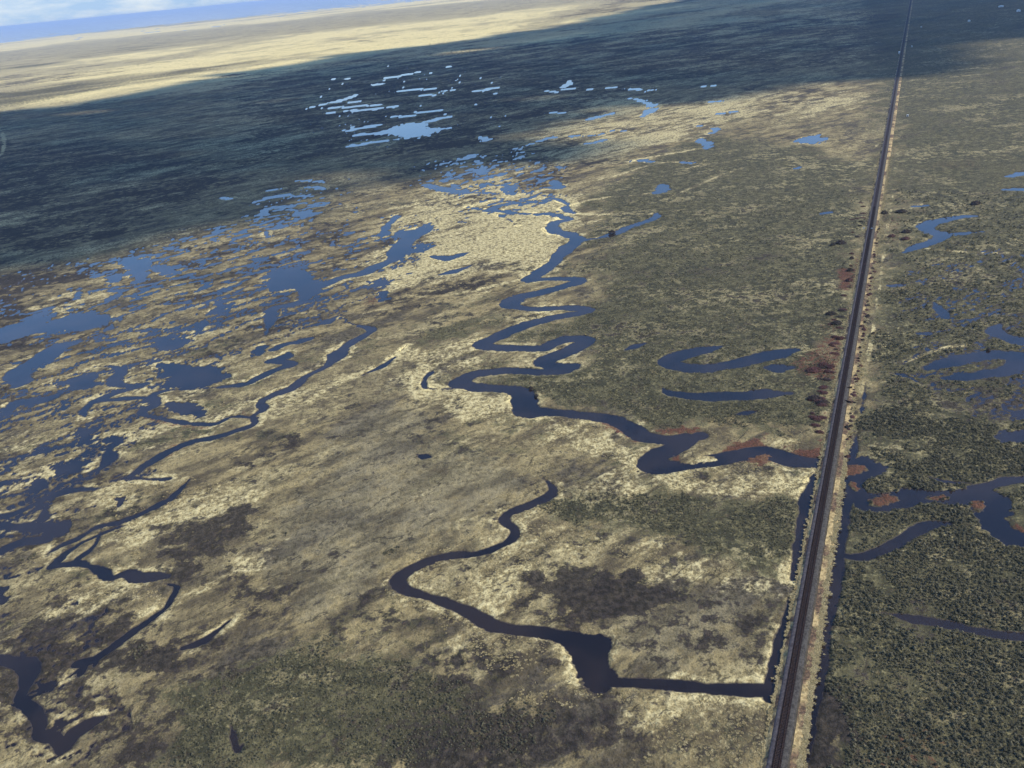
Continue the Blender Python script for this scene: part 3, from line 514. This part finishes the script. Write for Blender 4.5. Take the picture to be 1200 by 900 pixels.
# ------------------------------------------------------------------ clouds (beyond the frame; their shade lies on the marsh)
mcl, ntc, bcl = new_mat('cloud_white'); bcl.inputs['Base Color'].default_value = (.85, .86, .88, 1); bcl.inputs['Roughness'].default_value = 1; bcl.inputs['Specular IOR Level'].default_value = 0
tcl = ntc.nodes.new('ShaderNodeBsdfTransparent'); mcx = ntc.nodes.new('ShaderNodeMixShader'); mcx.inputs[0].default_value = .72; ntc.links.new(tcl.outputs[0], mcx.inputs[1]); ntc.links.new(bcl.outputs[0], mcx.inputs[2]); ntc.links.new(mcx.outputs[0], [n for n in ntc.nodes if n.type == 'OUTPUT_MATERIAL'][0].inputs[0])
def cloud(outline, base, thick, cell, raw=.5):
    gx, gy = poly_world(outline, 2)
    k = base/math.tan(SUN_EL); gx = gx+math.sin(SUN_AZ)*k; gy = gy+math.cos(SUN_AZ)*k
    xs = np.arange(gx.min()-500, gx.max()+500, cell); ys = np.arange(gy.min()-500, gy.max()+500, cell)
    XX, YY = np.meshgrid(xs, ys, indexing='ij'); x = XX.ravel(); y = YY.ravel()
    m, d = poly_field(x, y, gx, gy, 1e5); sd_ = np.full(len(x), 1e4); sd_[m] = d
    dd = sd_+fbm(x, y, 520, 6, .72, 4)*330*raw+fbm(x, y, 2400, 2, .5, 2)*200*raw
    dd = np.maximum(dd, -220+900*(fbm(x, y, 420, 6, .68, 14)-.12))
    ins = dd < 0
    top = base+20+thick*np.sqrt(np.clip(-dd/600, 0, 1))*(.7+.5*fbm(x, y, 260, 4, .6, 6)); bot = base-25*np.clip(-dd/100, 0, 1)+8*fbm(x, y, 150, 3)
    nx, ny = XX.shape; I = ins.reshape(nx, ny); idx = {}; v = []; f = []
    def vid(i, j, t):
        key = (i, j, t)
        if key not in idx: idx[key] = len(v); q_ = i*ny+j; v.append((x[q_], y[q_], top[q_] if t else bot[q_]))
        return idx[key]
    for i in range(1, nx-1):
        for j in range(1, ny-1):
            if not I[i, j]: continue
            a = ((i, j), (i+1, j), (i+1, j+1), (i, j+1))
            f.append(tuple(vid(*p, 1) for p in a)); f.append(tuple(vid(*p, 0) for p in a[::-1]))
            for (di, dj), (p, r_) in (((-1, 0), (a[3], a[0])), ((1, 0), (a[1], a[2])), ((0, -1), (a[0], a[1])), ((0, 1), (a[2], a[3]))):
                if not I[i+di, j+dj]: f.append((vid(*p, 1), vid(*p, 0), vid(*r_, 0), vid(*r_, 1)))
    o = mesh_obj('cloud', v, f, mcl, smooth=True); tag(o, kind='structure'); return o
cloud([(-420, 190), (-200, 165), (0, 137), (150, 119), (260, 100), (340, 83), (440, 62), (560, 48), (680, 26), (760, 8), (900, -14), (1060, -30), (1300, -40), (1300, 26), (1180, 34), (1100, 48), (1050, 72), (960, 88),
       (860, 92), (780, 104), (700, 135), (620, 162), (540, 168), (470, 178), (400, 190), (300, 200), (210, 250), (90, 288), (-60, 305), (-400, 330)], 5000, 420, 24, 1.25)

# ------------------------------------------------------------------ plants
def leaf_mat(name, cols, rough=.85):
    m, nt, b = new_mat(name); q = N(nt); oi = q.node('ShaderNodeObjectInfo'); r = q.node('ShaderNodeValToRGB'); q.put(r.inputs[0], oi.outputs['Random'])
    e = r.color_ramp.elements
    while len(e) < len(cols): e.new(.5)
    for k, c in enumerate(cols): e[k].position = k/(len(cols)-1); e[k].color = c+(1,)
    n = q.noise(q.pos(), 2.2, 3, .6); q.put(b.inputs['Base Color'], q.mix(q.rng(n, .3, .7), q.mix(.45, r.outputs[0], (.02, .018, .012)), r.outputs[0])); b.inputs['Roughness'].default_value = rough; return m
M['shrub'] = leaf_mat('grey_green_leaves', [(.054, .054, .034), (.085, .080, .050), (.145, .130, .078), (.070, .068, .044), (.24, .21, .125)])
M['tuft'] = leaf_mat('dry_grass_blades', [(.26, .205, .095), (.42, .335, .165), (.33, .26, .13), (.50, .41, .22), (.18, .15, .08)])
M['bush'] = leaf_mat('dark_bush_leaves', [(.030, .026, .022), (.045, .03, .03)])
M['redbush'] = leaf_mat('maroon_twigs', [(.075, .03, .03), (.10, .045, .04)])
M['pale'] = leaf_mat('straw_coloured_leaves', [(.30, .25, .14), (.40, .33, .19)])
def leaves(n, rx, ry, h, leaf, seed, up=.3, hollow=.35):
    r = np.random.default_rng(seed); v = []; f = []
    for i in range(n):
        a = r.random()*2*math.pi; ce = r.random()**.7; rad = math.sqrt(max(0, 1-ce*ce))*(hollow+(1-hollow)*r.random()**.4)
        c = np.array([math.cos(a)*rad*rx, math.sin(a)*rad*ry, ce*h*(.75+.35*r.random())])
        nrm = np.array([math.cos(a)*rad, math.sin(a)*rad, ce+up])+r.normal(size=3)*.45; nrm /= np.linalg.norm(nrm)
        t = np.cross(nrm, r.normal(size=3)); t /= np.linalg.norm(t); b = np.cross(nrm, t); s = leaf*(.6+.8*r.random()); k = len(v)
        v += [c+t*s, c+b*s*.6, c-t*s, c-b*s*.6]; f.append((k, k+1, k+2, k+3))
    return v, f
def blades(n, rad, h, seed):
    r = np.random.default_rng(seed); v = []; f = []
    for i in range(n):
        a = r.random()*2*math.pi; q_ = rad*.4*r.random(); c = np.array([math.cos(a)*q_, math.sin(a)*q_, 0]); a2 = a+r.normal()*.6; l = rad*(.5+.8*r.random())
        out = np.array([math.cos(a2), math.sin(a2), 0]); sd_ = np.array([-out[1], out[0], 0])*(.07+.07*r.random()); mid = c+out*l*.45+np.array([0, 0, h*(.6+.5*r.random())]); tip = c+out*l+np.array([0, 0, h*(.3+.7*r.random())])
        k = len(v); v += [c-sd_, c+sd_, mid+sd_*1.2, mid-sd_*1.2, tip]; f += [(k, k+1, k+2, k+3), (k+3, k+2, k+4)]
    return v, f
def proto_mesh(name, vf, mat):
    me = bpy.data.meshes.new(name); me.from_pydata([tuple(map(float, p)) for p in vf[0]], [], vf[1]); me.materials.append(mat); me.update(); return me
SH = [proto_mesh('shrub', leaves(46, .80, .66, .72+.1*s, .20, s), M['shrub']) for s in (1, 2, 3)]
TF = [proto_mesh('grass_tuft', blades(30, .8, .38, s), M['tuft']) for s in (4, 5, 6)]
# where plants stand: scattered over the near marsh, thicker where their belt is
def proj(x, y, z=0):
    p = np.stack([x, y, np.full_like(x, z-H)], -1); d = p@Fv; return 600+FPX*(p@Rv)/d, 450-FPX*(p@Uv)/d, d
def scatter(n, d0, d1, seed):
    r = np.random.default_rng(seed); d = np.sqrt(r.random(n)*(d1*d1-d0*d0)+d0*d0); a = np.radians(r.random(n)*98-49)
    return d*np.sin(a), d*np.cos(a), r
shr = []; tuf = []
for n, d0, d1, sc, seed in ((340000, 165, 430, .66, 3), (120000, 430, 640, .80, 4), (70000, 640, 900, 1.1, 5)):
    x, y, r = scatter(n, d0, d1, seed); px, py, dd = proj(x, y); k = (px > -60) & (px < 1260) & (py < 960); x, y, py = x[k], y[k], py[k]
    F = fields(x, y); u, v = rail_uv(x, y)
    ok = (F['h'] > .22) & ~((v > -5.6) & (v < 9.5)) & (F['red'] < .6) & (F['mud_shade'] < .75)
    pat = fbm(x, y, 24, 4, .6, 77)
    g = ok & (F['green']-.5*F['bright']+pat*.75 > .62) & (r.random(len(x)) < np.where(v > 0, .9, np.where(py < 700, .85, .7))*np.clip(1.5-np.hypot(x, y)/800, .25, 1))
    b = ok & ~g & (F['mud_shade'] < .12) & (F['bright']+pat*.6-.6*F['grey'] > np.where(py > 690, .36, .52)) & (r.random(len(x)) < .5*np.clip(1.5-np.hypot(x, y)/700, 0, 1))
    for m, L_ in ((g, shr), (b, tuf)):
        s_ = sc*(.40+1.15*r.random(len(x))**3)*(1+.35*pat)*np.where(v < 0, .66, 1); L_.append(np.stack([x, y, F['h']-.06, s_, v], -1)[m])
shr = np.concatenate(shr); tuf = np.concatenate(tuf)
# tufts along the two verges of the bank
nv = 9000; r = np.random.default_rng(9); uu = r.random(nv)**1.3*900-40; side = r.random(nv) < .72
oo = np.where(side, 6.3+r.normal(size=nv)*.85, -4.0+r.normal(size=nv)*.55)
vx = RAIL_A[0]+rd[0]*uu+rn[0]*oo; vy = RAIL_A[1]+rd[1]*uu+rn[1]*oo
tuf = np.concatenate([tuf, np.stack([vx, vy, np.where(side, .62, .42), .4+.5*r.random(nv), oo], -1)])
px, py, dd = proj(shr[:, 0], shr[:, 1]); inside = (px > 4) & (px < 1196) & (py > 5) & (py < 896) & (shr[:, 4] > 12)
size = np.where(inside, shr[:, 3]/dd, 0); order = np.argsort(-size)[:300]; rest = np.ones(len(shr), bool); rest[order] = False
first = None
for i in order:
    o = bpy.data.objects.new('shrub', SH[int(i) % 3]); C.objects.link(o); o.location = shr[i, :3]; o.rotation_euler.z = random.random()*6.3; s_ = shr[i, 3]; o.scale = (s_, s_, s_*(.8+.4*random.random()))
    tag(o, 'low grey-green shrub in the dense shrub field at the bottom right, right of the railway', 'shrub', 'larger shrubs in the field right of the railway')
def stuff_points(name, arr, protos, label, cat, seed):
    r = np.random.default_rng(seed); me = bpy.data.meshes.new(name); me.vertices.add(len(arr)); me.vertices.foreach_set('co', arr[:, :3].astype(np.float32).ravel())
    for nm, val in (('size', arr[:, 3]), ('turn', r.random(len(arr))*6.28)):
        a = me.attributes.new(nm, 'FLOAT', 'POINT'); a.data.foreach_set('value', val.astype(np.float32))
    a = me.attributes.new('kindex', 'INT', 'POINT'); a.data.foreach_set('value', r.integers(0, len(protos), len(arr)).astype(np.int32))
    o = bpy.data.objects.new(name, me); C.objects.link(o); tag(o, label, cat, kind='stuff')
    ng = bpy.data.node_groups.new(name+'_scatter', 'GeometryNodeTree')
    ng.interface.new_socket('Geometry', in_out='INPUT', socket_type='NodeSocketGeometry'); ng.interface.new_socket('Geometry', in_out='OUTPUT', socket_type='NodeSocketGeometry')
    gi = ng.nodes.new('NodeGroupInput'); go = ng.nodes.new('NodeGroupOutput'); ip = ng.nodes.new('GeometryNodeInstanceOnPoints'); m2p = ng.nodes.new('GeometryNodeMeshToPoints')
    jg = ng.nodes.new('GeometryNodeGeometryToInstance'); ng.links.new(gi.outputs[0], m2p.inputs[0]); ng.links.new(m2p.outputs[0], ip.inputs['Points'])
    cols = bpy.data.collections.new(name+'_kinds')
    for p in reversed(protos):
        po = bpy.data.objects.new(p.name+'_kind', p); cols.objects.link(po); oi = ng.nodes.new('GeometryNodeObjectInfo'); oi.inputs['Object'].default_value = po; oi.inputs['As Instance'].default_value = True
        ng.links.new(oi.outputs['Geometry'], jg.inputs[0])
    ng.links.new(jg.outputs[0], ip.inputs['Instance']); ip.inputs['Pick Instance'].default_value = True
    def at(nm, typ):
        n = ng.nodes.new('GeometryNodeInputNamedAttribute'); n.data_type = typ; n.inputs['Name'].default_value = nm; return n.outputs['Attribute']
    cx = ng.nodes.new('ShaderNodeCombineXYZ'); ng.links.new(at('turn', 'FLOAT'), cx.inputs[2]); ng.links.new(cx.outputs[0], ip.inputs['Rotation']); ng.links.new(at('size', 'FLOAT'), ip.inputs['Scale']); ng.links.new(at('kindex', 'INT'), ip.inputs['Instance Index'])
    ng.links.new(ip.outputs[0], go.inputs[0]); md = o.modifiers.new('scatter', 'NODES'); md.node_group = ng
    return o
stuff_points('shrub_field', shr[rest], SH, 'dense grey-green shrubs covering the damp parts of the marsh', 'shrubs', 1)
stuff_points('tussock_grass', tuf, TF, 'dry straw-coloured tussock grass on the drier ground', 'grass', 2)
print('PLANTS', len(shr), len(tuf))

# bushes that stand out on their own
BUSH = [
 ((1036, 251), 3.6, 3.0, 'bush', 'dark rounded bush just right of the railway, left of the long low dark bush'),
 ((1056, 249), 6.5, 2.4, 'bush', 'long low dark bush lying level to the right of the railway'),
 ((1062, 273), 4.6, 2.6, 'bush', 'dark bush at the right end of the maroon patch beside the railway'),
 ((1061, 281), 4.8, 2.0, 'redbush', 'low maroon bush directly in front of the dark bush at the maroon patch'),
 ((1045, 278), 4.0, 2.2, 'redbush', 'maroon bush between the track and the dark bush right of it'),
 ((985, 286), 5.2, 2.6, 'bush', 'largest dark bush left of the railway beyond the maroon strip'),
 ((976, 288), 3.2, 2.0, 'bush', 'small dark bush touching the left side of the largest dark bush'),
 ((998, 304), 2.2, 2.2, 'bush', 'small dark bush left of the track, above the maroon strip'),
 ((996, 318), 3.0, 2.2, 'bush', 'dark bush at the far end of the maroon strip left of the track'),
 ((995, 330), 3.2, 2.4, 'redbush', 'bright maroon bush in the strip left of the track'),
 ((974, 369), 4.2, 2.0, 'bush', 'dark flat bush left of the track, farther one of a pair'),
 ((980, 380), 4.6, 2.0, 'bush', 'dark flat bush left of the track, nearer one of a pair'),
 ((985, 398), 3.2, 1.8, 'redbush', 'maroon bush close to the track above the bare maroon bank'),
 ((953, 435), 5.5, 1.8, 'redbush', 'wide maroon bush at the end of the upper oxbow pond'),
 ((965, 428), 3.6, 1.6, 'redbush', 'small maroon bush between the wide maroon bush and the track'),
 ((954, 468), 4.6, 2.0, 'bush', 'blackish bush at the end of the long narrow pond left of the track'),
 ((964, 473), 3.8, 1.8, 'bush', 'blackish bush on the track side of its twin near the narrow pond'),
 ((1013, 312), 1.8, 1.6, 'redbush', 'maroon bush at the far end of the right-hand verge'),
 ((1010, 322), 1.9, 1.6, 'redbush', 'maroon bush on the right-hand verge opposite the strip of maroon'),
 ((1017, 372), 1.8, 1.6, 'bush', 'dark bush in the right-hand verge opposite the pair of flat bushes'),
 ((1010, 384), 1.9, 1.5, 'redbush', 'maroon bush on the verge just nearer than the dark verge bush'),
 ((1023, 392), 1.6, 1.4, 'bush', 'small dark bush beyond the right-hand ditch'),
 ((1004, 446), 1.9, 1.4, 'redbush', 'maroon bush on the right-hand verge beside the dark bars'),
 ((997, 501), 1.3, 1.2, 'bush', 'small black bush alone on the pale right-hand verge'),
 ((993, 537), 1.6, 1.2, 'redbush', 'red bush where the pale verge meets the red pond'),
 ((622, 456), 1.7, 1.4, 'bush', 'small black bush on the far bank of the main river bend'),
 ((628.5, 465), 1.5, 1.4, 'bush', 'small black bush on the right bank of the main river bend'),
 ((717, 274), 4.2, 3.0, 'bush', 'lone dark bush standing across the pale dry channel'),
 ((1143, 240), 5.5, 3.2, 'bush', 'wide dark bush beyond the curved pond on the right'),
 ((1158, 411), 1.6, 1.2, 'bush', 'small black bush on the far bank of the oval pond'),
]
BM = {k: [proto_mesh('bush', leaves(240, 1, .85, 1, .17, s, hollow=.2), M[k]) for s in (21, 22)] for k in ('bush', 'redbush')}
for i, (p, rad, hh, k, lab) in enumerate(BUSH):
    x, y = G(p[0], p[1]); u, v = rail_uv(x, y); zz = .35 if not 2.5 < v < 8.5 else .6
    o = bpy.data.objects.new('bush', BM[k][i % 2]); C.objects.link(o); o.location = (x, y, zz-.1); o.rotation_euler.z = (i*1.3) % .5; o.scale = (rad, rad*.75, hh)
    tag(o, lab, 'bush', 'bushes standing out along the railway and the river')

railang0 = math.atan2(rd[1], rd[0])-math.pi/2
r = np.random.default_rng(31)
for i in range(72):
    py_ = 265+ (i/71)**1.2*250+r.normal()*3; t = (py_-20)/(900-20); x0, y0 = G(1064-(1064-909.5)*t, py_); u, v = rail_uv(x0, y0); off = 6.3+r.normal()*.7
    o = bpy.data.objects.new('bush', BM['redbush' if r.random() < .65 else 'bush'][i % 2]); C.objects.link(o)
    o.location = (RAIL_A[0]+rd[0]*u+rn[0]*off, RAIL_A[1]+rd[1]*u+rn[1]*off, .55); k = .8+1.0*r.random(); o.scale = (k, k*(1+.8*r.random()), .5+.6*r.random()); o.rotation_euler.z = railang0
    tag(o, 'low brownish scrub bush in the broken row along the right-hand verge of the railway', 'bush', 'scrub bushes along the right-hand verge')

for i in range(60):
    py_ = 235+r.random()*283; t = (py_-20)/(900-20); x0, y0 = G(1064-(1064-909.5)*t, py_); u, v = rail_uv(x0, y0); off = -7.2-abs(r.normal())*3.2
    o = bpy.data.objects.new('bush', BM['redbush' if r.random() < .7 else 'bush'][i % 2]); C.objects.link(o)
    o.location = (RAIL_A[0]+rd[0]*u+rn[0]*off, RAIL_A[1]+rd[1]*u+rn[1]*off, .3); k = 1.0+1.3*r.random(); o.scale = (k*1.5, k, .6+.6*r.random()); o.rotation_euler.z = railang0
    tag(o, 'low maroon-brown scrub bush in the loose row along the left foot of the railway bank', 'bush', 'scrub bushes along the left foot of the bank')

# ------------------------------------------------------------------ small built things
M['white'] = simple('white_paint', (.68, .68, .66), (.82, .82, .80), 2, .5, 0)
M['roof'] = simple('grey_sheet_roof', (.30, .31, .33), (.42, .43, .45), 2, .5, 0)
M['door'] = simple('grey_door', (.12, .13, .14), (.18, .19, .20), 2, .6, 0)
railang = math.atan2(rd[1], rd[0])-math.pi/2
def hut(name, p, lx, ly, h, lab, cat, z=.4, rot=railang):
    x, y = G(*p); t = empty(name, (x, y, z), rot); tag(t, lab, cat)
    b = MB(); b.box(-lx/2, lx/2, -ly/2, ly/2, -.3, h); b.build('wall', M['white'], t)
    b = MB(); ov = .3; rh = min(lx, ly)*.22
    b.poly([(-lx/2-ov, -ly/2-ov, h+.01), (lx/2+ov, -ly/2-ov, h+.01), (lx/2+ov, ly/2+ov, h+.01), (-lx/2-ov, ly/2+ov, h+.01), (0, -ly/2-ov, h+rh), (0, ly/2+ov, h+rh)], [(0, 1, 4), (1, 2, 5, 4), (2, 3, 5), (3, 0, 4, 5), (3, 2, 1, 0)])
    b.build('roof', M['roof' if name == 'hut' else 'white'], t)
    b = MB(); b.box(-.5, .5, -ly/2-.06, -ly/2-.004, 0, 2.0); d = b.build('door', M['door'], t)
    b = MB(); b.box(.32, .4, -ly/2-.12, -ly/2-.062, .95, 1.1); b.build('handle', M['roof'], d)
    return t
hut('equipment_hut', (1053.6, 63), 2.6, 12, 3.2, 'long white equipment hut close to the left side of the distant track', 'hut', .5)
hut('shed', (1135.5, 25.5), 5.5, 6.5, 3.4, 'small pale shed alone in the shaded marsh at the top right', 'shed')
hut('shed', (1193.5, 13.8), 9, 12, 4.2, 'larger white shed at the far top right edge', 'shed')
hut('shed', (1173, 8.5), 14, 7, 3.6, 'long low white shed left of the larger white shed', 'shed')
hut('cabinet', (1063.5, 137), 2.2, 2.0, 2.2, 'small white cabinet on the marsh right of the railway', 'cabinet')
hut('cabinet', (1068.5, 55.5), 2.6, 2.6, 2.4, 'small white cabinet at the far end of the dirt track right of the railway', 'cabinet')
hut('cabinet', (1079.5, 32.5), 3, 3, 2.6, 'small white cabinet standing by itself beyond the end of the dirt track', 'cabinet')
def bar(p0, p1, lab):
    (x0, y0), (x1, y1) = G(*p0, 1.3), G(*p1, 1.3); L_ = math.hypot(x1-x0, y1-y0); t = empty('dark_bar', ((x0+x1)/2, (y0+y1)/2, 0), math.atan2(y1-y0, x1-x0)); tag(t, lab, 'bar')  # low bar on two supports for a short dark mark
    b = MB(); b.box(-L_/2, L_/2, -.35, .35, 1.0, 1.62); b.build('beam', M['sleeper'], t)
    for s in (-1, 1):
        b = MB(); b.box(s*L_*.42-.2, s*L_*.42+.2, -.30, .30, .2, .998); b.build('support', M['sleeper'], t)
bar((992.5, 454.2), (998.5, 453.8), 'dark timber beside the track, the farther of two')
bar((989.8, 469), (998, 471.2), 'dark timber beside the track, the nearer of two')
def post(p, lab):
    x, y = G(*p); t = empty('marker_post', (x, y, .5), railang); tag(t, lab, 'post')
    b = MB(); b.box(-.09, .09, -.09, .09, -.2, 1.7); b.build('post', M['white'], t); b = MB(); b.box(-.75, .75, -.11, -.095, 1.0, 1.7); b.build('plate', M['white'], t)
post((1012.2, 269.5), 'white marker post on the left side of the track'); post((1021.5, 270), 'white marker post on the right side of the track')

# ------------------------------------------------------------------ the air between here and the horizon
hz = MB(); hz.box(-132000, 132000, -132000, 132000, -2.6, 234)
mh = bpy.data.materials.new('haze'); mh.use_nodes = True; nh = mh.node_tree; nh.nodes.clear(); oh = nh.nodes.new('ShaderNodeOutputMaterial'); vh = nh.nodes.new('ShaderNodeVolumePrincipled')
vh.inputs['Color'].default_value = (.52, .69, 1.0, 1); vh.inputs['Density'].default_value = 3.4e-5; vh.inputs['Anisotropy'].default_value = .0
nh.links.new(vh.outputs[0], oh.inputs['Volume'])
tag(hz.build('haze', mh), kind='stuff')
